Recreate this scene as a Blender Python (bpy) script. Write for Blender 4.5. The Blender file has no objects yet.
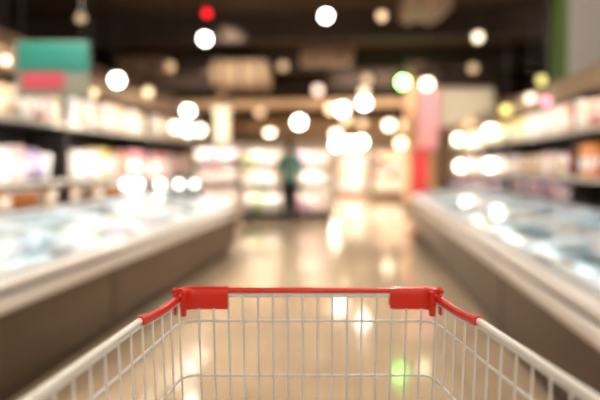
import bpy, bmesh, math, random
from mathutils import Vector, Matrix
random.seed(7)
S = bpy.context.scene
C = S.collection
# ------------------------------------------------------------------ camera, world, exposure
FPX = 583.33
CAM_H = 1.25
YAW = math.atan(60 / FPX)            # the trolley points a little to the left of the aisle
PITCH = math.atan(35 / FPX)
cd = bpy.data.cameras.new('camera'); cam = bpy.data.objects.new('camera', cd); C.objects.link(cam)
cd.lens = 35; cd.sensor_width = 36; cd.clip_start = 0.02; cd.clip_end = 200
cam.location = (0, 0, CAM_H)
cam.rotation_euler = (math.pi / 2 - PITCH, 0, YAW)
cd.dof.use_dof = True
cd.dof.focus_distance = 0.94
cd.dof.aperture_fstop = 1.38
S.camera = cam
w = bpy.data.worlds.new('world'); S.world = w; w.use_nodes = True
w.node_tree.nodes['Background'].inputs[0].default_value = (1.0, 0.88, 0.74, 1)
w.node_tree.nodes['Background'].inputs[1].default_value = 0.15
S.view_settings.view_transform = 'Standard'; S.view_settings.look = 'None'
S.view_settings.exposure = 1.42; S.view_settings.gamma = 1.0
S.view_settings.use_curve_mapping = False
LAMP_W = 24.0                       # watts of one ceiling lamp

# ------------------------------------------------------------------ helpers
sp_, cp_ = math.sin(PITCH), math.cos(PITCH)
def ray(px, py):
    """horizontal-frame ray: (lateral, forward, up) for a pixel of the 600x400 frame"""
    a = (px - 300) / FPX; b = (200 - py) / FPX
    return a, cp_ + b * sp_, -sp_ + b * cp_
def world(l, f, z):
    c, s = math.cos(YAW), math.sin(YAW)
    return Vector((l * c - f * s, l * s + f * c, z))
def at(px, py, D):
    a, f, u = ray(px, py)
    return world(a * D, f * D, CAM_H + u * D)

def lin(c):
    return tuple(((v / 255) / 12.92 if v / 255 <= 0.04045 else ((v / 255 + 0.055) / 1.055) ** 2.4) for v in c)

MATS = {}
def mat(name, rgb, rough=0.5, metal=0.0, emit=0.0, noise=0.0, nscale=8.0, spec=0.5, bump=0.0, coat=0.0):
    if name in MATS: return MATS[name]
    m = bpy.data.materials.new(name); m.use_nodes = True
    nt = m.node_tree; b = nt.nodes['Principled BSDF']
    col = lin(rgb) + (1,)
    b.inputs['Base Color'].default_value = col
    b.inputs['Roughness'].default_value = rough
    b.inputs['Metallic'].default_value = metal
    b.inputs['Specular IOR Level'].default_value = spec
    b.inputs['Coat Weight'].default_value = coat
    if emit:
        b.inputs['Emission Color'].default_value = col
        b.inputs['Emission Strength'].default_value = emit
    if noise or bump:
        tc = nt.nodes.new('ShaderNodeTexCoord'); n = nt.nodes.new('ShaderNodeTexNoise')
        n.inputs['Scale'].default_value = nscale; n.inputs['Detail'].default_value = 4
        nt.links.new(tc.outputs['Object'], n.inputs['Vector'])
        if noise:
            mx = nt.nodes.new('ShaderNodeMix'); mx.data_type = 'RGBA'
            mx.inputs['A'].default_value = tuple(max(0, v * (1 - noise)) for v in col[:3]) + (1,)
            mx.inputs['B'].default_value = tuple(min(1, v * (1 + noise)) for v in col[:3]) + (1,)
            nt.links.new(n.outputs['Fac'], mx.inputs['Factor'])
            nt.links.new(mx.outputs['Result'], b.inputs['Base Color'])
        if bump:
            bp = nt.nodes.new('ShaderNodeBump'); bp.inputs['Strength'].default_value = bump
            bp.inputs['Distance'].default_value = 0.002
            nt.links.new(n.outputs['Fac'], bp.inputs['Height']); nt.links.new(bp.outputs['Normal'], b.inputs['Normal'])
    MATS[name] = m
    return m

def glass_mat():
    m = bpy.data.materials.new('lid_glass'); m.use_nodes = True
    nt = m.node_tree; nt.nodes.clear()
    o = nt.nodes.new('ShaderNodeOutputMaterial'); t = nt.nodes.new('ShaderNodeBsdfTransparent')
    g = nt.nodes.new('ShaderNodeBsdfGlossy'); x = nt.nodes.new('ShaderNodeMixShader'); lw = nt.nodes.new('ShaderNodeLayerWeight'); pw = nt.nodes.new('ShaderNodeMath'); f = nt.nodes.new('ShaderNodeMath')
    t.inputs[0].default_value = (0.93, 0.97, 0.98, 1); g.inputs['Roughness'].default_value = 0.03
    lw.inputs[0].default_value = 0.5; pw.operation = 'POWER'; pw.inputs[1].default_value = 5.0
    f.operation = 'MULTIPLY_ADD'; f.inputs[1].default_value = 0.9; f.inputs[2].default_value = 0.03
    nt.links.new(lw.outputs['Facing'], pw.inputs[0]); nt.links.new(pw.outputs[0], f.inputs[0])
    nt.links.new(f.outputs[0], x.inputs[0]); nt.links.new(t.outputs[0], x.inputs[1]); nt.links.new(g.outputs[0], x.inputs[2])
    nt.links.new(x.outputs[0], o.inputs[0])
    return m

class MB:
    def __init__(s): s.v = []; s.f = []; s.m = []
    def add(s, vs, fs, mi=0):
        o = len(s.v); s.v += [tuple(v) for v in vs]
        s.f += [tuple(i + o for i in f) for f in fs]; s.m += [mi] * len(fs); return s
    def box(s, x0, x1, y0, y1, z0, z1, mi=0, b=0.0):
        if b <= 0:
            vs = [(x, y, z) for x in (x0, x1) for y in (y0, y1) for z in (z0, z1)]
            return s.add(vs, [(0, 1, 3, 2), (4, 6, 7, 5), (0, 4, 5, 1), (2, 3, 7, 6), (0, 2, 6, 4), (1, 5, 7, 3)], mi)
        bm = bmesh.new(); bmesh.ops.create_cube(bm, size=1)
        for v in bm.verts:
            v.co = ((x0 + x1) / 2 + v.co.x * (x1 - x0), (y0 + y1) / 2 + v.co.y * (y1 - y0), (z0 + z1) / 2 + v.co.z * (z1 - z0))
        bmesh.ops.bevel(bm, geom=bm.edges[:], offset=b, segments=2, profile=0.5, affect='EDGES')
        bm.verts.index_update()
        s.add([v.co[:] for v in bm.verts], [[v.index for v in f.verts] for f in bm.faces], mi); bm.free(); return s
    def tube(s, pts, r, n=8, closed=False, mi=0, sy=1.0, up=Vector((0, 0, 1))):
        """sweep of an ellipse (r wide, r*sy along 'up'); r may be a list"""
        pts = [Vector(p) for p in pts]; N = len(pts); rings = []
        for i, p in enumerate(pts):
            a = pts[i - 1] if (i > 0 or closed) else p
            b = pts[(i + 1) % N] if (i < N - 1 or closed) else p
            t = (b - a).normalized()
            u = up - t * up.dot(t)
            if u.length < 1e-3: u = Vector((0, 1, 0)) - t * t.y
            u.normalize(); q = t.cross(u)
            rr = r[i] if isinstance(r, (list, tuple)) else r
            rings.append([p + q * (rr * math.cos(2 * math.pi * k / n)) + u * (rr * sy * math.sin(2 * math.pi * k / n)) for k in range(n)])
        vs = [v for rg in rings for v in rg]; fs = []
        for i in range(N if closed else N - 1):
            j = (i + 1) % N
            for k in range(n):
                fs.append((i * n + k, i * n + (k + 1) % n, j * n + (k + 1) % n, j * n + k))
        if not closed:
            fs.append(tuple(range(n - 1, -1, -1))); fs.append(tuple((N - 1) * n + k for k in range(n)))
        return s.add(vs, fs, mi)
    def lathe(s, prof, n=12, c=(0, 0, 0), mi=0):
        vs = []; fs = []
        for (r, z) in prof:
            for k in range(n):
                a = 2 * math.pi * k / n
                vs.append((c[0] + r * math.cos(a), c[1] + r * math.sin(a), c[2] + z))
        for i in range(len(prof) - 1):
            for k in range(n):
                fs.append((i * n + k, i * n + (k + 1) % n, (i + 1) * n + (k + 1) % n, (i + 1) * n + k))
        fs.append(tuple(range(n - 1, -1, -1))); fs.append(tuple((len(prof) - 1) * n + k for k in range(n)))
        return s.add(vs, fs, mi)
    def prism(s, poly, y0, y1, mi=0):
        """poly in xz, extruded along y"""
        n = len(poly)
        vs = [(x, y0, z) for x, z in poly] + [(x, y1, z) for x, z in poly]
        fs = [(i, (i + 1) % n, n + (i + 1) % n, n + i) for i in range(n)]
        fs += [tuple(range(n - 1, -1, -1)), tuple(range(n, 2 * n))]
        return s.add(vs, fs, mi)
    def mesh(s, name, mats, smooth=False):
        me = bpy.data.meshes.new(name); me.from_pydata(s.v, [], s.f)
        for m in (mats if isinstance(mats, (list, tuple)) else [mats]): me.materials.append(m)
        me.polygons.foreach_set('material_index', s.m)
        bm = bmesh.new(); bm.from_mesh(me); bmesh.ops.recalc_face_normals(bm, faces=bm.faces); bm.to_mesh(me); bm.free()
        if smooth:
            me.polygons.foreach_set('use_smooth', [True] * len(me.polygons))
            try: me.set_sharp_from_angle(angle=math.radians(45))
            except Exception: pass
        me.update(); return me
    def build(s, name, mats, parent=None, smooth=False, loc=None):
        return link(name, s.mesh(name, mats, smooth), parent, loc)

def link(name, data, parent=None, loc=None):
    o = bpy.data.objects.new(name, data); C.objects.link(o)
    if parent is not None: o.parent = parent
    if loc is not None: o.location = loc
    return o
def tag(o, label, cat, group=None, kind=None):
    o['label'] = label; o['category'] = cat
    if group: o['group'] = group
    if kind: o['kind'] = kind
    return o
def thing(name, loc, label, cat, group=None, rz=0.0):
    o = link(name, None, None, loc); o.rotation_euler = (0, 0, rz); o.empty_display_size = 0.1
    return tag(o, label, cat, group)
def struct(o):
    o['kind'] = 'structure'; return o
def copy_tree(o, parent=None):
    c = o.copy(); C.objects.link(c)
    if parent is not None: c.parent = parent
    for ch in list(o.children): copy_tree(ch, c)
    return c

# ------------------------------------------------------------------ the setting
def floor_mat():
    m = mat('floor_stone', (214, 192, 160), rough=0.09, spec=0.6)
    nt = m.node_tree; b = nt.nodes['Principled BSDF']
    tc = nt.nodes.new('ShaderNodeTexCoord'); br = nt.nodes.new('ShaderNodeTexBrick'); n = nt.nodes.new('ShaderNodeTexNoise')
    br.offset = 0; br.inputs['Scale'].default_value = 1.0
    br.inputs['Brick Width'].default_value = 0.6; br.inputs['Row Height'].default_value = 0.6
    br.inputs['Mortar Size'].default_value = 0.003
    br.inputs['Color1'].default_value = lin((220, 196, 166)) + (1,); br.inputs['Color2'].default_value = lin((213, 188, 157)) + (1,)
    br.inputs['Mortar'].default_value = lin((150, 126, 98)) + (1,)
    n.inputs['Scale'].default_value = 3; n.inputs['Detail'].default_value = 5
    nt.links.new(tc.outputs['Object'], br.inputs['Vector']); nt.links.new(tc.outputs['Object'], n.inputs['Vector'])
    mx = nt.nodes.new('ShaderNodeMix'); mx.data_type = 'RGBA'; mx.blend_type = 'MULTIPLY'
    mx.inputs['Factor'].default_value = 0.25
    nt.links.new(br.outputs['Color'], mx.inputs['A']); nt.links.new(n.outputs['Fac'], mx.inputs['B'])
    nt.links.new(mx.outputs['Result'], b.inputs['Base Color'])
    return m
XW, YB, YF, ZC = 11.0, -6.0, 36.0, 3.7
struct(MB().box(-XW, XW, YB, YF, -0.1, 0).build('floor', floor_mat()))
m_ceil = mat('ceiling_brown', (72, 54, 40), rough=0.9, noise=0.25, nscale=0.6, spec=0.1)
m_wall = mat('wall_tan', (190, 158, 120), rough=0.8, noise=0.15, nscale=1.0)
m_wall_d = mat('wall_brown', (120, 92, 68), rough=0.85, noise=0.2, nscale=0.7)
m_bulk = mat('bulkhead_tan', (138, 106, 78), rough=0.8, noise=0.18, nscale=1.5)
ceil = struct(MB().box(-XW, XW, YB, YF, ZC, ZC + 0.1).build('ceiling', m_ceil))
m_beam = mat('beam_brown', (48, 36, 28), rough=0.8, spec=0.2)
for k, y in enumerate((9.5, 12.5, 15.5, 19, 23, 27.5, 32)):
    MB().box(-XW, XW, y, y + 0.28, ZC - 0.42, ZC - 0.001).build('ceiling_beam', m_beam, ceil)
m_tan2 = mat('trim_tan', (196, 158, 120), rough=0.8, noise=0.3, nscale=0.8)
struct(MB().box(-7, 7, 18.0, 18.3, 3.02, ZC - .43).build('trim_1', m_tan2))
struct(MB().box(-7, 7, 25.0, 25.3, 2.72, ZC - .43).build('trim_2', m_tan2))
struct(MB().box(-XW, XW, YF, YF + 0.1, 0, ZC).build('wall_front', m_wall))
struct(MB().box(-XW, XW, YB - 0.1, YB, 0, ZC).build('wall_back', m_wall))
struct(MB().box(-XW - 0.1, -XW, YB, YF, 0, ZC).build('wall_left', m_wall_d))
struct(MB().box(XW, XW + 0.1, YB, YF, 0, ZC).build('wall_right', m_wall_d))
# partitions behind the two runs of chilled shelves
pl = struct(MB().box(-3.62, -3.5, 2.0, 10.7, 0, 2.5).build('wall_partition_left', m_bulk))
MB().box(-3.66, -3.46, 1.98, 10.72, 2.5, 2.56).build('coping', mat('coping', (110, 84, 62), 0.6), pl)
pr = struct(MB().box(2.72, 2.84, 2.0, 15.4, 0, 2.3).build('wall_partition_right', m_bulk))
MB().box(2.68, 2.88, 1.98, 15.42, 2.3, 2.36).build('coping', MATS['coping'], pr)

# ------------------------------------------------------------------ ceiling lamps
m_lampcap = mat('lamp_cap', (40, 36, 34), 0.4, metal=0.6)
def lamp_material(rgb, e):
    return mat('glow_%d_%d_%d_%d' % (*rgb, int(e * 100)), rgb, 0.4, emit=e)
def lamp(pos, rgb, e, d, label, light=0.0, group='round pendant lamps under the dark ceiling', name='pendant_lamp', down=False):
    t = thing(name, pos, label, 'lamp', group)
    r = d / 2
    MB().lathe([(r * math.sin(a), -r * math.cos(a)) for a in [math.pi * (0.02 + 0.96 * k / 10) for k in range(11)]], 16).build('globe', lamp_material(rgb, e), t, True)
    MB().lathe([(r * 0.62, r * 0.82), (r * 0.6, r * 1.15), (r * 0.3, r * 1.5), (r * 0.1, r * 1.6)], 14).build('cap', m_lampcap, t, True)
    if pos[2] + r * 1.6 < ZC:
        MB().tube([(0, 0, r * 1.55), (0, 0, ZC - pos[2])], 0.008, 6).build('cord', m_lampcap, t)
        MB().lathe([(0.06, 0), (0.05, 0.03)], 12, c=(0, 0, ZC - pos[2] - 0.03)).build('ceiling_rose', m_lampcap, t)
    if light:
        ld = bpy.data.lights.new('lamp_light', 'SPOT' if down else 'POINT'); ld.energy = light; ld.color = (1.0, 0.91, 0.79)
        ld.shadow_soft_size = r * 0.8
        if down: ld.spot_size = math.radians(140); ld.spot_blend = 0.7
        link('lamp_light', ld, t, (0, 0, -r * 2.0))
    return t
WHITE, CREAM, WARM, TANC = (255, 250, 238), (255, 232, 200), (255, 216, 170), (224, 190, 150)
# px, py, colour, emission, size factor, label, shines
LAMPS = [
 (326, 16, WHITE, 9, 1.0, 'bright white pendant lamp, topmost near the centre of the ceiling', 1),
 (382, 16, TANC, 1.4, .9, 'dim cream pendant lamp right of the topmost bright one', 0),
 (205, 39, WHITE, 9, 1.0, 'bright white pendant lamp just below the small red lamp', 1),
 (207, 13, (220, 10, 30), 2.2, .8, 'small red signal lamp high on the dark ceiling', 0),
 (81, 18, TANC, .45, .9, 'faint unlit-looking pendant lamp in the dark upper left corner', 0),
 (117, 80, WHITE, 9, 1.15, 'bright white pendant lamp right of the teal hanging sign', 1),
 (93, 93, WARM, 1.5, .9, 'dim warm pendant lamp just below left of the bright one by the teal sign', 0),
 (148, 92, WARM, 1.6, .9, 'dim warm pendant lamp between the teal sign and the bright lamp cluster', 0),
 (6, 60, CREAM, 2.2, .9, 'cream pendant lamp at the far left edge beside the teal sign', 1),
 (170, 66, TANC, .5, .9, 'very faint brownish pendant lamp above the left bright cluster', 0),
 (188, 111, WHITE, 8, 1.0, 'bright white pendant lamp above the left row of three lamps', 1),
 (176, 127, CREAM, 3, 1.0, 'first from the left in the low row of cream lamps above left cooler', 0),
 (188, 130, WHITE, 4, 1.0, 'middle lamp of the low cream row above the left cooler', 1),
 (200, 130, CREAM, 3.2, 1.0, 'third and right lamp of the low cream row above the left cooler', 0),
 (283, 66, TANC, .7, .9, 'faint grey pendant lamp right of the tan duct', 0),
 (318, 90, (255, 214, 196), 1.8, .95, 'pinkish pendant lamp in the middle below the dark beams', 0),
 (367, 79, TANC, 1.0, .9, 'dim tan pendant lamp left of the green lamp', 0),
 (342, 109, WHITE, 8, 1.0, 'bright white pendant lamp with a dimmer one touching its left', 1),
 (331, 109, WARM, 2.6, .9, 'warm pendant lamp touching the left of a bright white one', 0),
 (364, 103, WHITE, 8, 1.0, 'bright white pendant lamp right of centre under a dimmer one', 1),
 (364, 92, CREAM, 2.0, .9, 'cream pendant lamp directly above the bright one right of centre', 0),
 (346, 119, WARM, 2.4, .9, 'warm pendant lamp just below the central bright pair', 0),
 (299, 122, WHITE, 9, 1.0, 'bright white pendant lamp straight above the person in teal', 1),
 (270, 130, CREAM, 5, .95, 'cream bright pendant lamp just left above the person in teal', 0),
 (260, 112, TANC, 1.0, .9, 'faint tan pendant lamp up left of the person in teal', 0),
 (362, 123, TANC, 1.6, .9, 'tan pendant lamp between the bright row and the bright lamp above', 0),
 (389, 125, CREAM, 3.2, .9, 'cream pendant lamp left of the pink banner, upper of two', 1),
 (404, 125, WARM, 1.8, .9, 'warm pendant lamp touching the pink banner column', 0),
 (336, 134, CREAM, 3.5, .9, 'cream pendant lamp above the left end of the low bright row', 0),
 (337, 144, WHITE, 9, .95, 'left lamp of the low bright row over the far aisle', 1),
 (350, 143, WHITE, 9, .95, 'middle lamp of the low bright row over the far aisle', 0),
 (361, 142, WHITE, 8, .95, 'right lamp of the low bright row over the far aisle', 0),
 (401, 143, WARM, 3.6, .9, 'warm pendant lamp low beside the red fixture column', 0),
 (386, 154, (214, 190, 255), 3.6, .9, 'lavender pendant lamp low over the far aisle', 0),
 (403, 82, (124, 255, 104), 14, .95, 'green pendant lamp left of the pink banner top', 0),
 (427, 84, (255, 244, 200), 4.5, .95, 'pale yellow pendant lamp on top of the pink banner', 1),
 (478, 37, CREAM, 2.6, .9, 'cream pendant lamp alone in the dark upper right', 1),
 (473, 68, TANC, .8, .9, 'faint tan pendant lamp above the cream hanging board', 0),
 (542, 80, (220, 214, 130), 1.0, .95, 'dim yellow green pendant lamp left of the grey pillar', 0),
 (530, 98, (255, 224, 205), 2.0, .9, 'pale pendant lamp touching a pink one above the right cooler', 0),
 (546, 101, (255, 150, 175), 2.0, .9, 'pink pendant lamp above the right cooler', 0),
 (506, 110, (232, 214, 120), 1.6, .95, 'dim yellow pendant lamp above the right cooler', 0),
]
for (px, py, rgb, e, sf, label, li) in LAMPS:
    D = 11.04 if rgb[1] - rgb[0] > 90 else min(1.6 * FPX / (165.5 - py), 32.0)
    if px < 202 and py > 50: D = 2.5 * FPX / (360 - px)      # hang low over the left freezers
    if py == 111: D *= 0.9
    if px > 500: D = 1.8 * FPX / (px - 360)                   # and over the right ones
    if e < 2.7: e *= 0.5
    p = at(px, py, D)
    lamp(p, rgb, e, 10.2 * sf * D / FPX, label, LAMP_W * (9.0 if D > 9.5 else 1.5) if li else 0, down=True)
# added unseen lamps overhead, lighting the trolley, freezers and shelves
k = 0
for y in (-3.6, -1.2, 1.6, 4.2):
    for x, where in ((-2.4, 'left chest freezers'), (0.3, 'middle of the aisle'), (2.2, 'right chilled shelves')):
        lamp(Vector((x, y, 2.9)), WHITE, 9, 0.14, 'added unseen white pendant lamp above the %s, %s' % (where, {-3.6: 'far behind the trolley', -1.2: 'just behind the trolley', 1.6: 'over the trolley', 4.2: 'ahead of the trolley'}[y]), LAMP_W)
def added_spot(pos, target, watts, cone, label):
    """added ceiling spotlight that brightens a target"""
    t = thing('added_spotlight', pos, label, 'spotlight', 'black spotlights added to the ceiling')
    d = (Vector(target) - Vector(pos)).normalized(); q = d.to_track_quat('-Z', 'Y')
    h = MB().lathe([(.035, .16), (.05, .13), (.055, .0), (.06, -.02)], 14).build('housing', m_lampcap, t, True); h.rotation_mode = 'QUATERNION'; h.rotation_quaternion = q
    l = MB().lathe([(.05, -.012), (.045, -.018)], 14).build('lens', lamp_material(CREAM, 4), h, True)
    MB().tube([(0, 0, .08), (0, 0, ZC - pos[2])], .012, 8).build('stem', m_lampcap, t)
    ld = bpy.data.lights.new('spot_light', 'SPOT'); ld.energy = watts; ld.color = (1, .9, .78); ld.spot_size = math.radians(cone); ld.spot_blend = .6; ld.shadow_soft_size = .04  # made-up light source, put in to lift its target
    o = link('spot_light', ld, t, d * .06); o.rotation_mode = 'QUATERNION'; o.rotation_quaternion = q
added_spot((.9, 11.2, 3.16), (1.75, 15.2, 2.3), 170, 50, 'small black ceiling spotlight added to brighten the pink banner')
added_spot((1.9, 12.0, 3.16), (2.75, 15.8, 2.8), 80, 40, 'small black ceiling spotlight added to brighten the cream hanging board')
added_spot((-3.2, 12.4, 3.16), (-4.0, 18.0, 3.15), 450, 75, 'small black ceiling spotlight added to brighten the tan beam on the left')
added_spot((.3, 13.6, 3.16), (0.3, 18.0, 3.15), 350, 75, 'small black ceiling spotlight added to brighten the tan beam in the middle')
added_spot((2.2, 5.6, 3.16), (3.3, 8.2, 3.0), 70, 55, 'small black ceiling spotlight added to brighten the grey ribbed pillar')
added_spot((-2.1, 8.6, 3.16), (-2.4, 12.4, 3.1), 160, 50, 'small black ceiling spotlight added to brighten the tan air duct')

# ------------------------------------------------------------------ chest freezers
m_panel = mat('freezer_panel', (78, 60, 46), 0.35, metal=0.35, noise=0.08, nscale=3)
m_kick = mat('freezer_kick', (70, 56, 44), 0.5)
m_lip = mat('freezer_lip', (226, 220, 214), 0.3)
m_groove = mat('freezer_groove', (110, 96, 88), 0.5)
m_liner = mat('freezer_liner', (232, 238, 240), 0.5)
m_lidframe = mat('lid_frame', (206, 212, 216), 0.35, metal=0.2)
m_glass = glass_mat()
m_cold = mat('added_cold_glow', (236, 246, 255), 0.4, emit=30.0)
def freezer(x0, sgn, y0, y1, label, group):
    """x0 = aisle face, body goes to sgn side; built in local coords with +x away from aisle"""
    t = thing('chest_freezer', (x0, (y0 + y1) / 2, 0), label, 'freezer', group)
    h = (y1 - y0) / 2 - 0.006; dp = 1.12
    def X(a): return sgn * a
    def bx(m, a, b, ya, yb, z0, z1, bev=0): return m.box(min(X(a), X(b)), max(X(a), X(b)), ya, yb, z0, z1, 0, bev)
    bx(MB(), 0.10, dp - 0.05, -h, h, 0.0, 0.12).build('kick_plate', m_kick, t)
    m = MB(); bx(m, 0.03, 0.09, -h, h, 0.12, 0.52); bx(m, dp - 0.05, dp, -h, h, 0.12, 0.84)
    bx(m, 0.09, dp - 0.05, -h, -h + 0.05, 0.12, 0.60); bx(m, 0.09, dp - 0.05, h - 0.05, h, 0.12, 0.60)
    b = m.build('body', m_panel, t)
    m = MB(); bx(m, 0.09, dp - 0.05, -h + 0.05, h - 0.05, 0.14, 0.17); bx(m, 0.09, 0.11, -h + 0.05, h - 0.05, 0.17, 0.60)
    bx(m, dp - 0.07, dp - 0.05, -h + 0.05, h - 0.05, 0.17, 0.80)
    m.build('liner', m_liner, t)
    bx(MB(), -0.02, 0.09, -h, h, 0.52, 0.60, 0.02).build('bumper', m_lip, t, True)
    bx(MB(), 0.012, 0.09, -h, h, 0.60, 0.622).build('groove', m_groove, t)
    bx(MB(), 0.0, 0.15, -h, h, 0.622, 0.665, 0.012).build('rim', m_lip, t, True)
    MB().tube([(X(0.125), -h + 0.08, 0.60), (X(0.125), h - 0.08, 0.60)], 0.012, 8).build('added_light_tube', m_cold, t, True)  # added tube, put in to brighten the packs inside
    # sloping glass lids
    def zz(a): return 0.672 + (a - 0.12) / (dp - 0.12) * 0.17
    for k in (0, 1):
        ya, yb = (-h + 0.01, -0.005) if k == 0 else (0.005, h - 0.01)
        m = MB(); m.prism([(X(0.14), zz(0.14)), (X(dp - 0.04), zz(dp - 0.04)), (X(dp - 0.04), zz(dp - 0.04) + 0.006), (X(0.14), zz(0.14) + 0.006)], ya + 0.03, yb - 0.03)
        lid = m.build('glass_lid', m_glass, t)
        m = MB()
        for (p, q) in ((ya, ya + 0.035), (yb - 0.035, yb)):
            m.prism([(X(0.10), zz(0.10)), (X(dp - 0.01), zz(dp - 0.01)), (X(dp - 0.01), zz(dp - 0.01) + 0.022), (X(0.10), zz(0.10) + 0.022)], p, q)
        for (p, q) in ((0.10, 0.145), (dp - 0.05, dp - 0.01)):
            m.prism([(X(p), zz(p)), (X(q), zz(q)), (X(q), zz(q) + 0.022), (X(p), zz(p) + 0.022)], ya + 0.035, yb - 0.035)
        m.build('lid_frame', m_lidframe, lid)
        MB().tube([(X(0.122), (ya + yb) / 2 - 0.12, zz(.12) + .03), (X(0.122), (ya + yb) / 2 + 0.12, zz(.12) + .03)], 0.012, 8).build('lid_handle', m_groove, lid)
    return t
LX, RX = -1.74, 0.95
left_fr = [(1.9, 4.0, 'chest freezer with taupe side nearest on the left of the trolley'),
           (4.02, 6.1, 'middle one of the three chest freezers along the left of the aisle'),
           (6.12, 8.2, 'farthest chest freezer in the left row, ending before the person')]
for y0, y1, lb in left_fr: freezer(LX, -1, y0, y1, lb, 'chest freezers along the left of the aisle')
right_fr = [(1.8, 4.1, 'chest freezer with taupe side nearest on the right of the trolley'),
            (4.12, 6.5, 'second chest freezer from the trolley along the right of the aisle'),
            (6.52, 8.9, 'third chest freezer from the trolley along the right of the aisle'),
            (8.92, 11.3, 'farthest chest freezer in the right row, ending near the pink banner')]
for y0, y1, lb in right_fr: freezer(RX, 1, y0, y1, lb, 'chest freezers along the right of the aisle')

# ------------------------------------------------------------------ goods
PAL = {'white': (234, 228, 224), 'cream': (230, 206, 168), 'pink': (226, 150, 156), 'pale pink': (232, 192, 188), 'lilac': (204, 180, 214),
       'orange': (226, 140, 70), 'brown': (150, 98, 60), 'red': (206, 60, 52), 'yellow': (238, 206, 110), 'green': (170, 206, 120),
       'pale blue': (206, 224, 232), 'mint': (196, 230, 214), 'tan': (204, 160, 116), 'purple': (150, 90, 130), 'peach': (236, 164, 118)}
def pmat(c): return mat('pack_' + c.replace(' ', '_'), PAL[c], 0.42)
m_print = mat('pack_print', (252, 248, 240), 0.4)
GOODS = {}
def goods_mesh(kind, colour, wd, ht, dp):
    key = (kind, colour, round(wd, 2), round(ht, 2))
    if key in GOODS: return GOODS[key]
    m = MB(); w2, d2 = wd / 2, dp / 2
    if kind == 'carton':
        hb = ht * 0.78
        m.box(-w2, w2, -d2, d2, 0, hb, 0)
        m.add([(-w2, -d2, hb), (w2, -d2, hb), (w2, d2, hb), (-w2, d2, hb), (-w2, 0, ht * .95), (w2, 0, ht * .95)],
              [(0, 1, 5, 4), (2, 3, 4, 5), (1, 2, 5), (3, 0, 4)], 0)
        m.box(-w2, w2, -0.004, 0.004, ht * .93, ht, 1)
        m.box(-w2 * .7, w2 * .7, -d2 - .001, d2 + .001, hb * .35, hb * .7, 1)
        m.box(-w2 - .001, w2 + .001, -d2 * .7, d2 * .7, hb * .35, hb * .7, 1)
    elif kind == 'bottle':
        r = min(w2, d2)
        m.lathe([(r * .92, 0), (r, ht * .04), (r, ht * .58), (r * .8, ht * .7), (r * .36, ht * .82), (r * .34, ht * .9)], 12, mi=0)
        m.lathe([(r * .4, ht * .9), (r * .4, ht * 1.0)], 12, mi=1); m.lathe([(r * 1.01, ht * .2), (r * 1.01, ht * .5)], 12, mi=1)
    elif kind == 'tub':
        r = min(w2, d2)
        m.lathe([(r * .78, 0), (r * .95, ht * .84)], 14, mi=0); m.lathe([(r, ht * .84), (r, ht * .97), (r * .9, ht)], 14, mi=1)
    elif kind == 'box':
        m.box(-w2, w2, -d2, d2, 0, ht, 0, 0.006)
        m.box(-w2 * .8, w2 * .8, -d2 - .001, d2 + .001, ht * .25, ht * .6, 1)
        m.box(-w2 - .001, w2 + .001, -d2 * .8, d2 * .8, ht * .25, ht * .6, 1)
    elif kind == 'pouch':
        n = 6; vs = []; fs = []
        for i in range(n + 1):
            z = ht * i / n; q = math.sin(math.pi * min(1, max(0, (i / n) * .92 + .06))) ** .6
            ww = w2 * (1 - .1 * math.sin(math.pi * i / n))
            vs += [(-ww, 0, z), (-ww * .6, -d2 * q, z), (ww * .6, -d2 * q, z), (ww, 0, z), (ww * .6, d2 * q, z), (-ww * .6, d2 * q, z)]
        for i in range(n):
            for k in range(6): fs.append((i * 6 + k, i * 6 + (k + 1) % 6, i * 6 + 6 + (k + 1) % 6, i * 6 + 6 + k))
        fs += [tuple(range(5, -1, -1)), tuple(n * 6 + k for k in range(6))]
        m.add(vs, fs, 0); m.box(-w2 * .45, w2 * .45, -d2 * 1.0, d2 * 1.0, ht * .4, ht * .65, 1)
    GOODS[key] = m.mesh(kind, [pmat(colour), m_print], kind in ('bottle', 'tub', 'pouch'))
    return GOODS[key]
NAMES = {'carton': 'drink_carton', 'bottle': 'bottle', 'tub': 'tub', 'box': 'packaged_box', 'pouch': 'food_pouch'}
CATS = {'carton': 'carton', 'bottle': 'bottle', 'tub': 'tub', 'box': 'box', 'pouch': 'pouch'}
WORD = {'carton': 'gable-top carton', 'bottle': 'bottle', 'tub': 'lidded tub', 'box': 'box', 'pouch': 'pouch'}
PLUR = {'carton': 'gable-top cartons', 'bottle': 'bottles', 'tub': 'lidded tubs', 'box': 'boxes', 'pouch': 'pouches'}
def goods(kind, colour, wd, ht, dp, loc, rz, where):
    o = link(NAMES[kind], goods_mesh(kind, colour, wd, ht, dp), None, loc); o.rotation_euler = (0, 0, rz)
    tag(o, '%s %s %s' % (colour, WORD[kind], where), CATS[kind], '%s %s %s' % (colour, PLUR[kind], where))
    return o

# frozen packs inside the freezers
def frozen(x0, sgn, y0, y1, side, nth):
    y = y0 + 0.2
    while y < y1 - 0.2:
        for a in (0.26, 0.52, 0.78):
            c = random.choice(['white', 'white', 'white', 'pale blue', 'pale blue', 'mint'])
            h = 0.42 + (a - 0.26) * 0.16
            goods('box', c, 0.24, round(h, 2), 0.32, (x0 + sgn * (a + 0.02), y, 0.172), 0.0, 'inside the %s chest freezer on the %s' % (nth, side))
        y += 0.34
for (y0, y1, lb), nth in zip(left_fr, ('nearest', 'middle', 'farthest')): frozen(LX, -1, y0, y1, 'left', nth)
for (y0, y1, lb), nth in zip(right_fr, ('nearest', 'second', 'third', 'farthest')): frozen(RX, 1, y0, y1, 'right', nth)

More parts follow.
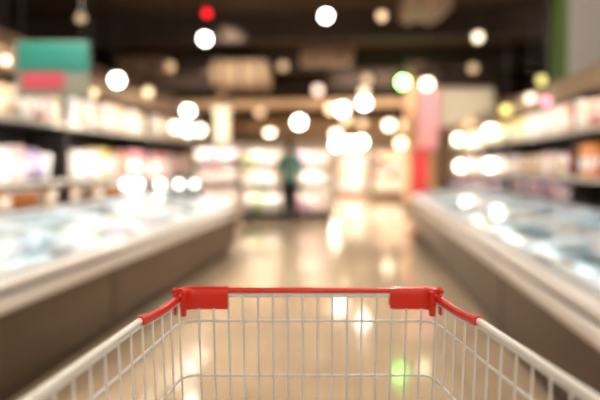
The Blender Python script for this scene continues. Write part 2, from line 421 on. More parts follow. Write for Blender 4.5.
# ------------------------------------------------------------------ chilled shelves
m_case = mat('cooler_case', (34, 30, 28), 0.5)
m_back = mat('cooler_back', (52, 46, 42), 0.6)
m_shelf = mat('cooler_shelf', (30, 28, 27), 0.5)
m_rail = mat('price_rail', (190, 178, 164), 0.4)
m_canopy = mat('cooler_canopy', (150, 120, 92), 0.5)
m_strip = mat('added_strip_glow', (255, 244, 228), 0.4, emit=6.5)
m_rackstrip = mat('added_rack_glow', (255, 246, 236), 0.4, emit=13.0)
m_strip_hi = mat('strip_glow_strong', (240, 255, 250), 0.4, emit=9.0)
def cooler(xf, sgn, y0, y1, shelves, top, label, group):
    """xf = front of the case towards the aisle; local +a goes away from the aisle"""
    t = thing('chilled_shelf_case', (xf, (y0 + y1) / 2, 0), label, 'cooler', group)
    h = (y1 - y0) / 2 - 0.004; dp = 0.6
    def bx(m, a, b, ya, yb, z0, z1, bev=0): return m.box(min(sgn * a, sgn * b), max(sgn * a, sgn * b), ya, yb, z0, z1, 0, bev)
    bx(MB(), 0.0, dp, -h, h, 0, 0.86).build('base', m_case, t)
    bx(MB(), dp - 0.04, dp, -h, h, 0.86, top).build('back_panel', m_back, t)
    for s in (-1, 1):
        bx(MB(), 0.12, dp - 0.04, s * h - (0.02 if s > 0 else 0), s * h + (0.02 if s < 0 else 0), 0.86, top).build('end_panel', m_back, t)
    for z in shelves:
        sh = bx(MB(), 0.08, dp - 0.04, -h + 0.02, h - 0.02, z - 0.03, z).build('shelf', m_shelf, t)
        bx(MB(), 0.06, 0.08, -h + 0.02, h - 0.02, z - 0.035, z + 0.012).build('price_rail', m_rail, sh)
    bx(MB(), 0.0, dp, -h, h, top, top + 0.14, 0.02).build('canopy', m_canopy, t)
    bx(MB(), 0.0, 0.02, -h, h, top - 0.07, top).build('valance', m_canopy, t)
    tb = MB().tube([(sgn * 0.05, -h + 0.1, top - 0.03), (sgn * 0.05, h - 0.1, top - 0.03)], 0.018, 8).build('added_light_tube', m_strip, t, True)  # added tube hidden behind the valance to brighten the goods
    return t
L_SH, R_SH = (1.10, 1.66), (1.12, 1.60)
lc = [(3.4, 5.8, 'chilled shelf case nearest on the left, below the teal sign'),
      (5.8, 8.15, 'middle one of the three chilled shelf cases along the left'),
      (8.15, 10.5, 'farthest chilled shelf case on the left, by the end of the freezers')]
for y0, y1, lb in lc: cooler(-2.9, -1, y0, y1, L_SH, 2.10, lb, 'chilled shelf cases along the left')
rc = [(3.4, 6.4, 'chilled shelf case nearest on the right, by the grey pillar'),
      (6.4, 9.2, 'second chilled shelf case from the grey pillar along the right'),
      (9.2, 12.0, 'third chilled shelf case from the grey pillar along the right'),
      (12.0, 14.8, 'farthest chilled shelf case on the right beside the pink banner')]
for y0, y1, lb in rc: cooler(2.1, 1, y0, y1, R_SH, 2.02, lb, 'chilled shelf cases along the right')

def fill(xc, bounds, z, spec, where, yr=(0, 99), wd0=0.15):
    for (y0, y1), nth in zip(bounds, ('nearest', 'second', 'third', 'farthest') if len(bounds) == 4 else ('nearest', 'middle', 'farthest')):
        y = y0 + 0.03; wh = where % nth
        while True:
            kind, col, ht = random.choice(spec(y))
            wd = {'carton': .14, 'bottle': .12, 'tub': .17, 'box': .2, 'pouch': .18}[kind]
            if y + wd > y1 - 0.03: break
            if yr[0] <= y <= yr[1]:
                goods(kind, col, wd * .95, ht, .22 if kind not in ('bottle', 'tub') else wd * .95, (xc, y + wd / 2, z + 0.001), math.pi / 2, wh)
            y += wd + 0.012
Lb = [(a, b) for a, b, _ in lc]; Rb = [(a, b) for a, b, _ in rc]
fill(-3.12, Lb, 1.66, lambda y: [('carton', 'pale pink', .33), ('box', 'white', .30), ('pouch', 'cream', .30), ('carton', 'cream', .33), ('pouch', 'pale pink', .30), ('box', 'tan', .26)] if y > 4 else [('box', 'cream', .30)], 'on the upper shelf of the %s left chilled case')
fill(-3.12, Lb, 1.10, lambda y: [('tub', 'white', .26), ('box', 'pale pink', .32), ('pouch', 'lilac', .30), ('bottle', 'pale pink', .34), ('box', 'white', .30)] + ([('box', 'yellow', .34), ('box', 'pink', .34), ('pouch', 'peach', .32)] if y > 6.5 else []), 'on the middle shelf of the %s left chilled case')
fill(-3.12, Lb, 0.86, lambda y: [('tub', 'orange', .17), ('tub', 'brown', .16), ('box', 'tan', .17)] if y < 7 else [('tub', 'brown', .16), ('tub', 'white', .16)], 'on the lowest deck of the %s left chilled case')
fill(2.32, Rb, 1.60, lambda y: [('box', 'peach', .28), ('pouch', 'pink', .28), ('box', 'white', .30), ('carton', 'cream', .30)] if y < 8 else [('box', 'yellow', .30), ('pouch', 'green', .28), ('box', 'pale pink', .30)], 'on the upper shelf of the %s right chilled case')
fill(2.32, Rb, 1.12, lambda y: [('box', 'orange', .34), ('pouch', 'red', .32), ('box', 'peach', .34), ('pouch', 'white', .30)] if y < 6.6 else [('box', 'pale pink', .28), ('tub', 'cream', .24), ('pouch', 'tan', .27), ('tub', 'white', .24)], 'on the middle shelf of the %s right chilled case')
fill(2.32, Rb, 0.86, lambda y: [('tub', 'pink', .19), ('box', 'purple', .18), ('tub', 'pale pink', .19)], 'on the lowest deck of the %s right chilled case', yr=(6.3, 15))

# shelf lamps that show as bright blobs
def shelf_lamp(pos, rgb, e, d, label, group, ztop):
    t = thing('shelf_lamp', pos, label, 'lamp', group); r = d / 2
    MB().lathe([(r * math.sin(a), -r * math.cos(a)) for a in [math.pi * (0.02 + 0.96 * k / 10) for k in range(11)]], 14).build('globe', lamp_material(rgb, e), t, True)
    MB().lathe([(r * .5, r * .8), (r * .45, r * 1.25)], 10).build('socket', m_lampcap, t, True)
    MB().tube([(0, 0, r * 1.2), (0, 0, ztop - pos[2])], .01, 6).build('stem', m_lampcap, t)
def at_x(px, py, x):
    """point on a pixel's ray at a given world x"""
    d = at(px, py, 1.0) - cam.location
    return cam.location + d * (x / d.x)
for px, lb in ((126, 'first'), (138, 'second'), (160, 'third'), (179, 'fourth'), (194, 'fifth')):
    shelf_lamp(at_x(px, 184, -2.93), (240, 255, 248), 4.5, .09, '%s white lamp from the left in the bright row under the left shelf' % lb, 'bright lamps under the left chilled shelf', 1.07)
for px, py, z, rgb, lb in ((458, 139, 2.03, (255, 244, 205), 'pale yellow shelf lamp, upper left of the four by the pink banner'),
                           (490, 131, 2.03, (250, 255, 230), 'white shelf lamp, upper right of the four by the pink banner'),
                           (460, 166, 1.575, (255, 246, 205), 'pale yellow shelf lamp, lower left of the four by the pink banner'),
                           (490, 165, 1.575, (255, 255, 240), 'white shelf lamp, lower right of the four by the pink banner')):
    shelf_lamp(at_x(px, py, 2.10), rgb, 6, .17, lb, 'bright lamps at the right chilled shelves', z)

# ------------------------------------------------------------------ hanging sign, boards, ducts, columns
def board(name, px0, px1, py0, py1, D, thick=0.06):
    """returns (root location, half width, height, rz) of a board facing the camera's side of the aisle"""
    p0, p1 = at(px0, py1, D), at(px1, py1, D); zt = at((px0 + px1) / 2, py0, D).z
    c = (p0 + p1) / 2
    return c, (p1 - p0).length / 2, zt - c.z, YAW
c, hw, ht, rz = board('s', 17, 91, 42, 98, 4.9)
t = thing('hanging_sign', c, 'teal hanging sign with a pink red band above the left cooler', 'sign', None, rz)
MB().box(-hw, hw, -.02, .02, 0, ht, 0, .008).build('backing_board', mat('sign_grey', (118, 118, 104), .6), t)
MB().box(-hw * .9, hw, -.032, -.021, ht * .46, ht * .98).build('teal_panel', mat('sign_teal', (14, 104, 92), .5), t)
MB().box(-hw * .8, hw * .3, -.034, -.022, ht * .16, ht * .44).build('pink_band', mat('sign_pink', (172, 62, 78), .5), t)
for s in (-1, 1):
    MB().tube([(s * hw * .8, 0, ht), (s * hw * .8, 0, ZC - c.z)], .006, 6).build('hanger_rod', m_lampcap, t)
# tan air duct
c, hw, ht, rz = board('d', 214, 270, 64, 87, 12.5)
t = thing('air_duct', c, 'tan rectangular air duct hanging left of centre under the ceiling', 'duct', None, rz)
MB().box(-hw, hw, -.5, .5, 0, ht, 0, .08).build('duct_body', mat('duct_tan', (200, 165, 128), .6), t)
for k in range(3):
    x = -hw + hw * (k + .5) * 2 / 3
    MB().box(x - .03, x + .03, -.54, .54, -.03, ht + .03).build('flange', mat('duct_flange', (110, 86, 64), .5), t)
for s in (-1, 1): MB().tube([(s * hw * .7, 0, ht), (s * hw * .7, 0, ZC - c.z)], .015, 6).build('hanger_rod', m_lampcap, t)
# more ducts in the brown ceiling zone
for (x0, x1, y0, y1, D, lb) in ((122, 172, 60, 76, 11.6, 'short tan air duct above the left cooler row'),
                                (300, 352, 50, 64, 11.0, 'brown air duct crossing above the middle of the aisle'),
                                (402, 446, -6, 16, 7.8, 'tan air duct at the top edge, above the pink banner column')):
    c, hw, ht, rz = board('d', x0, x1, y0, y1, D)
    t = thing('air_duct', c, lb, 'duct', None, rz)
    MB().box(-hw, hw, -.4, .4, 0, ht, 0, .06).build('duct_body', mat('duct_brown', (140, 108, 82), .6), t)
    for s in (-.5, .5): MB().box(s * hw - .03, s * hw + .03, -.43, .43, -.03, ht + .03).build('flange', MATS['duct_flange'], t)
    if c.z + ht < ZC - .1:
        for s in (-1, 1): MB().tube([(s * hw * .7, 0, ht), (s * hw * .7, 0, ZC - c.z)], .015, 6).build('hanger_rod', m_lampcap, t)
# cream board
c, hw, ht, rz = board('b', 439, 493, 84, 126, 15.75)
t = thing('hanging_board', c, 'large cream board hanging above the right cooler', 'board', None, rz)
MB().box(-hw, hw, -.04, .04, 0, ht, 0, .015).build('panel', mat('board_cream', (240, 224, 196), .6), t)
MB().box(-hw - .03, hw + .03, -.05, .05, ht - .01, ht + .05).build('top_rail', mat('duct_flange', (110, 86, 64)), t)
for s in (-1, 1): MB().tube([(s * hw * .8, 0, ht), (s * hw * .8, 0, ZC - c.z)], .008, 6).build('hanger_rod', m_lampcap, t)
# column with pink banner and red fixture
p = at(420, 200, 15.6)
t = thing('column', (p.x, p.y, 0), 'tan square column behind the pink banner', 'column', None, YAW)
MB().box(-.38, .38, -.3, .3, .16, ZC - .25, 0, .02).build('shaft', mat('column_tan', (176, 134, 98), .7), t)
MB().box(-.42, .42, -.34, .34, 0, .16).build('plinth', m_kick, t); MB().box(-.44, .44, -.36, .36, ZC - .25, ZC).build('capital', MATS['duct_flange'], t)
c, hw, ht, rz = board('b', 418, 438, 86, 150, 15.0)
t = thing('hanging_banner', c, 'tall pink banner hanging in front of the tan column', 'banner', None, rz)
m = MB(); n = 10
fr = [(-hw + 2 * hw * k / n, .02 * math.sin(k * 1.3)) for k in range(n + 1)]
m.add([(x, y - .006, z) for z in (0, ht) for x, y in fr] + [(x, y + .006, z) for z in (0, ht) for x, y in fr],
      [(k, k + 1, n + 2 + k, n + 1 + k) for k in range(n)] + [(2 * n + 2 + k, 2 * n + 3 + k, 3 * n + 4 + k, 3 * n + 3 + k) for k in range(n)])
m.build('cloth', mat('banner_pink', (246, 176, 184), .7), t, True)
MB().tube([(-hw - .03, 0, ht), (hw + .03, 0, ht)], .02, 8).build('top_pole', m_lampcap, t)
MB().tube([(0, 0, ht), (0, 0, ZC - c.z)], .008, 6).build('cord', m_lampcap, t)
p = at(419, 200, 13.6); z1 = at(419, 148, 13.6).z
t = thing('vending_stand', (p.x, p.y, 0), 'bright red upright stand below the pink banner', 'stand', None, YAW)
MB().box(-.15, .15, -.16, .16, .1, z1 - .12, 0, .02).build('cabinet', mat('stand_red', (170, 26, 34), .4), t)
MB().box(-.12, .12, -.18, -.16, .9, z1 - .2).build('front_panel', mat('stand_red_panel', (190, 40, 46), .35), t)
MB().box(-.17, .17, -.19, .18, z1 - .12, z1).build('header', MATS['stand_red'], t); MB().box(-.18, .18, -.14, .14, 0, .1).build('foot', m_kick, t)
# cream lit pillar left of centre
p = at(223, 200, 17.0)
t = thing('column', (p.x, p.y, 0), 'slim cream column left of the person in teal', 'column', None, YAW)
MB().box(-.2, .2, -.2, .2, .14, 2.75, 0, .03).build('shaft', mat('column_cream', (250, 238, 208), .6), t)
MB().box(-.24, .24, -.24, .24, 0, .14).build('plinth', m_kick, t)
MB().box(-.24, .24, -.24, .24, 2.75, 2.9).build('capital', mat('column_cream', (250, 238, 208)), t)
MB().box(-.12, .12, -.12, .12, 2.9, ZC).build('upper_shaft', m_wall_d, t)
# grey ribbed pillar with green edge, upper right
p = at(585, 100, 8.4)
t = thing('pillar', (p.x, p.y, 0), 'grey ribbed pillar with green edge strips at the upper right', 'pillar', None, YAW)
MB().box(-.36, .36, -.2, .2, 0, ZC).build('core', mat('pillar_grey', (110, 104, 100), .6), t)
for k in range(12):
    MB().box(-.345 + k * .058, -.31 + k * .058, -.225, -.2, 2.3, ZC - .02).build('slat', mat('pillar_slat', (186, 178, 172), .5), t)
for x in (-.43, .36): MB().box(x, x + .07, -.22, .2, 2.0, ZC - .02).build('edge_strip', mat('pillar_green', (92, 116, 60), .6), t)

# ------------------------------------------------------------------ middle display racks
def rack(px0, px1, D, zt, levels, cols, label, where, basecol, seedv, lit=True, wds=.17):
    p0, p1 = at(px0, 200, D), at(px1, 200, D); c = (p0 + p1) / 2; hw = (p1 - p0).length / 2
    t = thing('display_rack', (c.x, c.y, 0), label, 'display rack', None, YAW)
    MB().box(-hw, hw, -.3, .3, 0, .2).build('base', basecol, t)
    MB().box(-hw, hw, .22, .28, .2, zt).build('back_panel', mat('rack_back', (226, 214, 200), .5), t)
    for s in (-1, 1): MB().box(s * hw - (.03 if s > 0 else 0), s * hw + (.03 if s < 0 else 0), -.28, .22, .2, zt).build('side_panel', mat('rack_side', (214, 202, 190), .5), t)
    MB().box(-hw, hw, -.34, .3, zt, zt + .08, 0, .015).build('header', mat('rack_side', (214, 202, 190)), t)
    MB().box(-hw, hw, -.34, -.32, zt - .07, zt).build('valance', MATS['rack_side'], t)
    if lit: MB().tube([(-hw + .08, -.27, zt - .03), (hw - .08, -.27, zt - .03)], .02, 8).build('added_light_tube', m_rackstrip, t, True)  # added tube behind the valance, makes the rack bright
    zs = [.2 + (zt - .2) * k / levels for k in range(levels)]
    rnd = random.Random(seedv)
    for z in zs:
        if z > .25: MB().box(-hw + .03, hw - .03, -.26, .22, z - .025, z).build('shelf', mat('rack_shelf', (236, 230, 222), .4), t)
        if z > .25:
            MB().box(-hw + .03, hw - .03, -.275, -.26, z - .06, z + .01).build('shelf_lip', MATS['rack_shelf'], t)
            if lit: MB().tube([(-hw + .08, -.235, z - .04), (hw - .08, -.235, z - .04)], .012, 8).build('added_light_tube', m_rackstrip, t, True)  # added under-shelf tube, lights the goods below
        x = -hw + .06; hmax = (zt - .2) / levels - .09
        while True:
            kind = rnd.choice(['box', 'pouch', 'tub', 'bottle', 'carton']); wd = wds if kind != 'bottle' else wds * .7
            if x + wd > hw - .05: break
            col = rnd.choice(cols)
            lx = x + wd / 2; cs, sn = math.cos(YAW), math.sin(YAW); ly = -.10
            goods(kind, col, wd * .96, round(hmax * rnd.choice([.8, .92, 1.0]), 2), .2 if kind not in ('bottle', 'tub') else wd * .96,
                  (c.x + lx * cs - ly * sn, c.y + lx * sn + ly * cs, z + .001), YAW, where)
            x += wd + .012
m_dark = mat('rack_base_dark', (34, 26, 22), .5)
m_basel = mat('rack_base_tan', (150, 116, 86), .5)
rack(243, 289.5, 13.2, 1.62, 3, ['white', 'mint', 'green', 'pale pink', 'white'], 'bright display rack with dark base just left of the person in teal', 'on the bright rack left of the person', m_dark, 3)
rack(290.5, 331, 13.2, 1.62, 3, ['white', 'pale pink', 'pink', 'white', 'lilac'], 'bright display rack with dark base just right of the person in teal', 'on the bright rack right of the person', m_dark, 5)
rack(188, 240, 13.6, 1.68, 3, ['white', 'lilac', 'pale pink', 'white', 'pink'], 'pale display rack beyond the end of the left freezers', 'on the pale rack past the left freezers', m_basel, 8)
rack(337, 366, 24.0, 1.75, 3, ['cream', 'pale pink', 'tan', 'white'], 'far pale display rack right of the middle of the aisle', 'on the far pale rack', m_basel, 11, wds=.3)
rack(372, 408, 22.0, 1.75, 3, ['orange', 'tan', 'cream', 'brown', 'peach'], 'far brown display rack left of the red stand', 'on the far brown rack', m_basel, 12, wds=.3)
rack(286, 332, 27.0, 2.2, 4, ['yellow', 'orange', 'cream', 'white'], 'tall far rack behind the person in teal', 'on the tall far rack behind the person', m_basel, 13, wds=.34)
rack(232, 282, 26.0, 2.1, 4, ['cream', 'tan', 'peach', 'white'], 'tall far rack behind the left bright display rack', 'on the tall far left rack', m_basel, 14, wds=.34)

# ------------------------------------------------------------------ person
def skin_mesh(verts, edges, radii, root=0, sub=2):
    me = bpy.data.meshes.new('tmp'); me.from_pydata(verts, edges, [])
    o = bpy.data.objects.new('tmp', me); C.objects.link(o)
    md = o.modifiers.new('s', 'SKIN'); md.use_smooth_shade = True
    for i, r in enumerate(radii):
        sv = me.skin_vertices[0].data[i]; sv.radius = r if isinstance(r, tuple) else (r, r); sv.use_root = (i == root)
    sm = o.modifiers.new('u', 'SUBSURF'); sm.levels = sub; sm.render_levels = sub
    dg = bpy.context.evaluated_depsgraph_get(); dg.update()
    ev = bpy.data.meshes.new_from_object(o.evaluated_get(dg)); bpy.data.objects.remove(o); return ev
def person(loc, rz, label):
    t = thing('person', loc, label, 'person', None, rz)
    V, E, R = [], [], []
    def add(p, r, par=None):
        V.append(p); R.append(r); i = len(V) - 1
        if par is not None: E.append((par, i))
        return i
    pel = add((0, 0, .93), (.16, .115))
    wst = add((0, .01, 1.10), (.135, .10), pel); chs = add((0, .0, 1.30), (.16, .115), wst); shl = add((0, .0, 1.42), (.12, .085), chs)
    nk = add((0, .015, 1.50), .052, shl); hd = add((0, .03, 1.58), (.068, .085), nk); hd2 = add((0, .03, 1.66), (.074, .092), hd); add((0, .02, 1.72), (.05, .06), hd2)
    hands = []
    for s in (-1, 1):
        hp = add((s * .09, 0, .86), .095, pel); kn = add((s * .088, .02, .49), .072, hp); cf = add((s * .088, -.01, .33), .068, kn)
        an = add((s * .09, -.02, .09), .05, cf); ft = add((s * .098, .06, .045), (.042, .032), an); add((s * .106, .15, .03), (.038, .022), ft)
        sh = add((s * .185, 0, 1.39), .058, shl); el = add((s * .235, -.02 + .03, 1.12), .041, sh)
        wr = add((s * .225, .13, .92), .028, el); pm = add((s * .222, .165, .865), (.036, .024), wr); hands.append((s, Vector((s * .22, .175, .85))))
    ev = skin_mesh(V, E, R, 0, 2)
    mb = MB()
    # fingers and thumb on each hand
    for s, h in hands:
        for k, ln in enumerate((.068, .078, .074, .058)):
            b = h + Vector((0, (k - 1.5) * .017, -.02)); mb.tube([b, b + Vector((-s * .004, .004, -ln * .55)), b + Vector((-s * .018, .006, -ln))], [.0085, .008, .006], 6)
        b = h + Vector((-s * .01, .03, .02)); mb.tube([b, b + Vector((-s * .012, .022, -.025)), b + Vector((-s * .016, .026, -.055))], [.010, .009, .007], 6)
    # nose and ears
    mb.add([(0, .145, 1.60), (-.014, .118, 1.585), (.014, .118, 1.585), (0, .112, 1.645)], [(0, 1, 2), (0, 2, 3), (0, 3, 1), (1, 3, 2)])
    for s in (-1, 1): mb.lathe([(.006, -.028), (.016, -.012), (.018, .012), (.008, .03)], 8, c=(s * .078, .025, 1.615))
    sk = mat('skin', (206, 160, 130), .55); teal = mat('shirt_teal', (104, 150, 142), .8, noise=.1, nscale=20)
    dark = mat('trousers_dark', (28, 26, 28), .8); hairm = mat('hair_dark', (30, 24, 20), .6); shoe = mat('shoe_dark', (24, 20, 20), .5)
    base = mb.mesh('x', sk, True)
    bm = bmesh.new(); bm.from_mesh(ev); bm.from_mesh(base)
    me = bpy.data.meshes.new('body'); bm.to_mesh(me); bm.free(); me.materials.clear(); me.materials.append(sk)
    me.polygons.foreach_set('use_smooth', [True] * len(me.polygons)); link('body', me, t)
    def shell(name, test, off, m):
        bm = bmesh.new(); bm.from_mesh(ev); bm.normal_update()
        bmesh.ops.delete(bm, geom=[f for f in bm.faces if not test(f.calc_center_median())], context='FACES')
        for v in bm.verts: v.co += v.normal * off
        bmesh.ops.solidify(bm, geom=bm.faces[:], thickness=-.004)
        me = bpy.data.meshes.new(name); bm.to_mesh(me); bm.free(); me.materials.clear(); me.materials.append(m)
        me.polygons.foreach_set('use_smooth', [True] * len(me.polygons)); return link(name, me, t)
    shell('shirt', lambda c: (.90 < c.z < 1.475 and abs(c.x) < .19) or (abs(c.x) >= .17 and c.z > 1.1 and c.z < 1.475), .014, teal)
    shell('trousers', lambda c: .09 < c.z < .96 and abs(c.x) < .19, .012, dark)
    shell('shoes', lambda c: c.z < .10, .008, shoe)
    shell('hair', lambda c: c.z > 1.645 or (c.z > 1.55 and c.y < .02), .012, hairm)
    for s in (-1, 1): MB().lathe([(.003, -.006), (.009, 0), (.003, .006)], 8, c=(s * .03, .112, 1.635)).build('eye', mat('eye_dark', (20, 16, 14), .3), t)
    MB().box(-.024, .024, .108, .116, 1.557, 1.565, 0, .002).build('mouth', mat('lips', (170, 100, 92), .5), t)
    return t
p = at(290, 225, 11.9)
person((p.x, p.y, 0.008), YAW, 'person in teal top and dark trousers standing in the aisle facing away')

# ------------------------------------------------------------------ shopping trolley
m_wire = mat('trolley_wire', (212, 210, 206), .35)
m_railm = mat('trolley_rail', (236, 234, 228), .30)
m_red = mat('trolley_red', (202, 32, 8), .34, coat=.2)
m_rub = mat('trolley_rubber', (40, 40, 42), .6)
OFF, F0 = 0.014, 0.70
root = thing('shopping_trolley', world(OFF, F0, 0), 'wire shopping trolley with red corner caps and red front rail, seen from the handle', 'trolley', None, YAW)
FF = 1.05                              # forward distance of the front rim
a, f, u = ray(308, 291)
ZR = CAM_H + u / f * FF                # rim height at the front
TILT = 0.03
def rz_(F): return ZR - TILT * (FF - F)
def on_rim(px, py):
    a, f, u = ray(px, py)              # point where a pixel's ray meets the rim plane
    T = (CAM_H - ZR + TILT * FF) / (TILT * f - u)
    return a * T - OFF, f * T
(xa, fa), (xb, fb) = on_rim(43, 387), on_rim(140, 320)
(xc_, fc_), (xd, fd) = on_rim(573, 387), on_rim(476, 320)
sl = ((abs(xa) - abs(xb)) / (fb - fa) + (abs(xc_) - abs(xd)) / (fd - fc_)) / 2
w0 = (abs(xb) + abs(xd)) / 2; f0 = (fb + fd) / 2
def hw(F): return w0 + sl * (f0 - F)
FB = 0.28                              # rear of the basket, under the camera
PTOP = rz_(FF)
def loc(x, F, z): return Vector((x, F - F0, z))
FE = f0 - .004                         # rear end of the red side sleeves
def dip(F):
    """the side rail sags a little between the red cap and the end of its sleeve"""
    if F <= FE: return 0.0
    t = min(1.0, (F - FE) / (FF - .024 - FE))
    return -.0078 * math.sin(math.pi / 2 * min(1.0, t * 1.6)) 
def ringpts(drop, rear=FB, rc=0.022, n=6):
    """path of a horizontal basket wire: left rear -> front corners -> right rear; basket narrows downwards"""
    k = 1 - .23 * max(0, drop - .02); fwd = FF - .10 * drop
    def P(x, F): return loc(x, F, rz_(F) - drop)
    w = hw(fwd) * k
    NN = 40 if drop == 0 else 6
    pts = [P(-hw(rear + (fwd - rc - rear) * j / NN) * k, rear + (fwd - rc - rear) * j / NN) for j in range(NN)]
    if drop == 0:
        for q in pts: q.z += dip(q.y + F0)
    pts.append(P(-hw(fwd - rc) * k, fwd - rc))
    if drop == 0: pts[-1].z -= .0078
    for j in range(1, n + 1):
        an = math.pi / 2 * j / n
        pts.append(P(-(w - rc) - rc * math.cos(an), fwd - rc + rc * math.sin(an)))
        if drop == 0: pts[-1].z -= .0078 * (1 - j / n) ** .5
    return pts + [Vector((-q.x, q.y, q.z)) for q in reversed(pts)]
# rim: metal tube all the way round
MB().tube(ringpts(0), .0046, 10, sy=1.2).build('rim', m_railm, root, True)
MB().tube([q + Vector((0, 0, -.0085)) for q in ringpts(0)], .0032, 8).build('rim_wire', m_wire, root, True)
DROPS = []
for py in (323.0, 376.0):
    a, f, u = ray(308, py); FW = FF - .02
    DROPS.append(ZR - (CAM_H + u / f * FW))
DROPS += [DROPS[1] + .095, DROPS[1] + .19]
for d in DROPS: MB().tube(ringpts(d), .0024, 8).build('horizontal_wire', m_wire, root, True)
BOT = DROPS[-1]
def side_pt(s, F, drop):
    k = 1 - .23 * max(0, drop - .02)
    return loc(s * hw(F) * k, F, rz_(F) - drop)
# front uprights
a0, f_, _ = ray(200, 340); a1, _, _ = ray(434, 340)
NW = 17
for i in range(NW):
    px = 200.0 + (434.5 - 200.0) * i / (NW - 1)
    a, f, u = ray(px, 340); x = a / f * (FF - .01) - OFF
    pts = []
    for d in (.004, BOT * .33, BOT * .66, BOT):
        k = (1 - .23 * max(0, d - .02)) / (1 - .23 * .07)
        pts.append(loc(x * k, FF - .10 * d - .0035, rz_(FF) - d))
    MB().tube(pts, .0018, 6, up=Vector((0, 1, 0))).build('upright_wire', m_wire, root, True)
# side uprights
F = FF - .026
Fs = []
while F > FB + .01:
    Fs.append(F); F -= .0395
for s in (-1, 1):
    for F in Fs:
        pts = [side_pt(s, F - .06 * d, d) - Vector((s * .0035, 0, 0)) for d in (.006 - dip(F), BOT * .33, BOT * .66, BOT)]
        MB().tube(pts, .0019, 6, up=Vector((0, 1, 0))).build('upright_wire', m_wire, root, True)
# floor of the basket
for i in range(13):
    x = -1 + 2 * i / 12
    A = side_pt(1, FB, BOT); B = side_pt(1, FF - .06, BOT)
    MB().tube([(x * A.x, A.y, A.z), (x * B.x, B.y, B.z)], .002, 6).build('floor_wire', m_wire, root, True)
for i in range(7):
    F = FB + .02 + (FF - FB - .1) * i / 6; A = side_pt(1, F, BOT + .003)
    MB().tube([(-A.x, A.y, A.z), (A.x, A.y, A.z)], .0024, 6).build('floor_wire', m_wire, root, True)
# red front rail sleeve between the caps
xl = ray(228.5, 291); xr = ray(389.5, 291)
XL = xl[0] / xl[1] * FF - OFF; XR = xr[0] / xr[1] * FF - OFF
MB().tube([loc(XL, FF, rz_(FF) + .001), loc(0, FF, rz_(FF) + .001), loc(XR, FF, rz_(FF) + .001)], .0063, 10, sy=.85).build('front_rail_sleeve', m_red, root, True)
# red corner caps with side sleeves
def sweep_rect(path, prof):
    """prof: list of (outward, z) ; path: list of (pos, outward dir)"""
    m = MB(); n = len(prof); vs = []
    for p, o in path:
        for (q, z) in prof: vs.append(p + o * q + Vector((0, 0, z)))
    fs = []
    for i in range(len(path) - 1):
        for k in range(n): fs.append((i * n + k, i * n + (k + 1) % n, (i + 1) * n + (k + 1) % n, (i + 1) * n + k))
    fs += [tuple(range(n - 1, -1, -1)), tuple((len(path) - 1) * n + k for k in range(n))]
    return m.add(vs, fs)
for s in (-1, 1):
    cap = link('corner_cap', None)
    xin = abs(XL) if s < 0 else abs(XR)
    wf = hw(FF); rc = .024
    path = [(loc(s * xin, FF, rz_(FF)), Vector((0, 1, 0))), (loc(s * (wf - rc - .012), FF, rz_(FF)), Vector((0, 1, 0)))]
    for j in range(0, 8):
        an = math.pi / 2 * j / 7 * .92
        o = Vector((s * math.sin(an), math.cos(an), 0))
        path.append((loc(s * (wf - rc), FF - rc, rz_(FF)) + o * rc, o))
    CZ = -.0026
    path = [(a_ + Vector((0, 0, CZ)), b_) for a_, b_ in path]
    prof = [(-.0065, -.0295), (-.0085, -.027), (-.0085, .005), (-.0065, .0085), (-.002, .0105), (.004, .0105), (.0075, .008), (.009, .004), (.009, -.022), (.007, -.025), (.005, -.022), (.0045, .002), (-.0045, .002), (-.0055, -.0295)]
    bpy.data.objects.remove(cap)
    cap = sweep_rect(path, prof).build('corner_cap', m_red, root, True)
    # clip tab hanging at the corner
    ep, eo = path[-1]
    m = MB(); c0 = ep + Vector((-s * .0075, -.004, -.04))
    m.box(c0.x - .0045, c0.x + .0045, c0.y - .002, c0.y + .010, c0.z + .002, c0.z + .046, 0, .0015)
    c1 = ep + Vector((s * .006, -.006, -.034)); m.box(c1.x - .0022, c1.x + .0022, c1.y - .006, c1.y + .006, c1.z, c1.z + .036, 0, .001)
    m.build('clip_tab', m_red, cap)
    # small raised eye on the outside of the corner
    e = path[7][0] + path[7][1] * .010 + Vector((0, 0, .002))
    MB().tube([e + Vector((.0085 * math.cos(q), .0085 * math.sin(q), .002)) for q in [2 * math.pi * j / 14 for j in range(14)]], .0032, 8, closed=True, sy=1.6).build('cap_eye', m_red, cap, True)
    # sleeve running back along the side rail
    L = []; RR = []
    for j in range(17):
        q = j / 16; Fq = (FF - rc + .010) + (FE - (FF - rc + .010)) * q
        L.append(loc(s * hw(Fq), Fq, rz_(Fq) + dip(Fq) - .0015)); RR.append(.0060 + (.0008 if q > .85 else 0))
    MB().tube(L, RR, 12, sy=1.25).build('side_sleeve', m_red, root, True)
    MB().tube([L[-1] + Vector((0, .006, 0)), L[-1] + Vector((0, -.002, 0))], .0074, 12, sy=1.25).build('sleeve_collar', m_red, root, True)
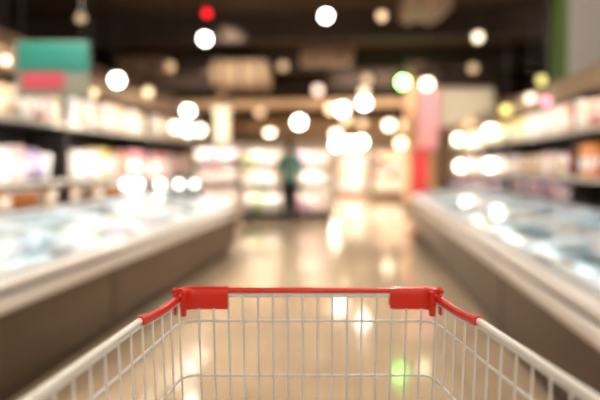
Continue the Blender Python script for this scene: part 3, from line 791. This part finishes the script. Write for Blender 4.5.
# rear gate, handle, chassis and castors below
RB = FB
for i in range(12):
    x = -1 + 2 * (i + .5) / 12; A = side_pt(1, RB, .006); B = side_pt(1, RB, BOT)
    MB().tube([(x * A.x, A.y, A.z), (x * B.x, B.y, B.z)], .0019, 6, up=Vector((0, 1, 0))).build('gate_wire', m_wire, root, True)
A = side_pt(1, RB, 0)
MB().tube([(-A.x, A.y, A.z), (A.x, A.y, A.z)], .005, 8).build('rear_rail', m_railm, root, True)
hz = rz_(RB) - .0
for s in (-1, 1):
    MB().tube([(s * A.x, A.y, A.z), (s * (A.x + .004), A.y - .05, A.z + .002), (s * (A.x + .004), A.y - .11, A.z + .004)], .009, 8).build('handle_arm', m_railm, root, True)
    z0 = rz_(RB) - BOT
    MB().tube([(s * A.x * .9, A.y, A.z - .01), (s * A.x * .88, A.y + .02, z0), (s * .26, A.y + .05, .17)], .011, 8).build('chassis_leg', m_railm, root, True)
    MB().tube([(s * .26, A.y + .05, .17), (s * .20, FF - F0 - .10, .17)], .011, 8).build('chassis_rail', m_railm, root, True)
    MB().tube([(s * .20, FF - F0 - .10, .17), (s * .18, FF - F0 - .12, rz_(FF) - BOT)], .010, 8).build('chassis_leg', m_railm, root, True)
    for (x, y) in ((s * .26, A.y + .05), (s * .20, FF - F0 - .10)):
        cst = MB().box(x - .02, x + .02, y - .016, y + .016, .125, .165).build('castor', m_railm, root)
        m = MB()
        for q in (-1, 1): m.box(x + q * .017 - .002, x + q * .017 + .002, y - .014, y + .014, .05, .13)
        m.build('fork', m_railm, cst)
        m = MB(); nn = 16; vs = []; fs = []
        for q in (-.013, .013):
            for j in range(nn): vs.append((x + q, y + .062 * math.cos(2 * math.pi * j / nn), .0625 + .062 * math.sin(2 * math.pi * j / nn)))
        for j in range(nn): fs.append((j, (j + 1) % nn, nn + (j + 1) % nn, nn + j))
        fs += [tuple(range(nn)), tuple(range(nn, 2 * nn))]
        m.add(vs, fs); m.build('wheel', m_rub, cst)
MB().tube([(-A.x - .012, A.y - .11, A.z + .004), (A.x + .012, A.y - .11, A.z + .004)], .014, 12).build('handle', m_red, root, True)
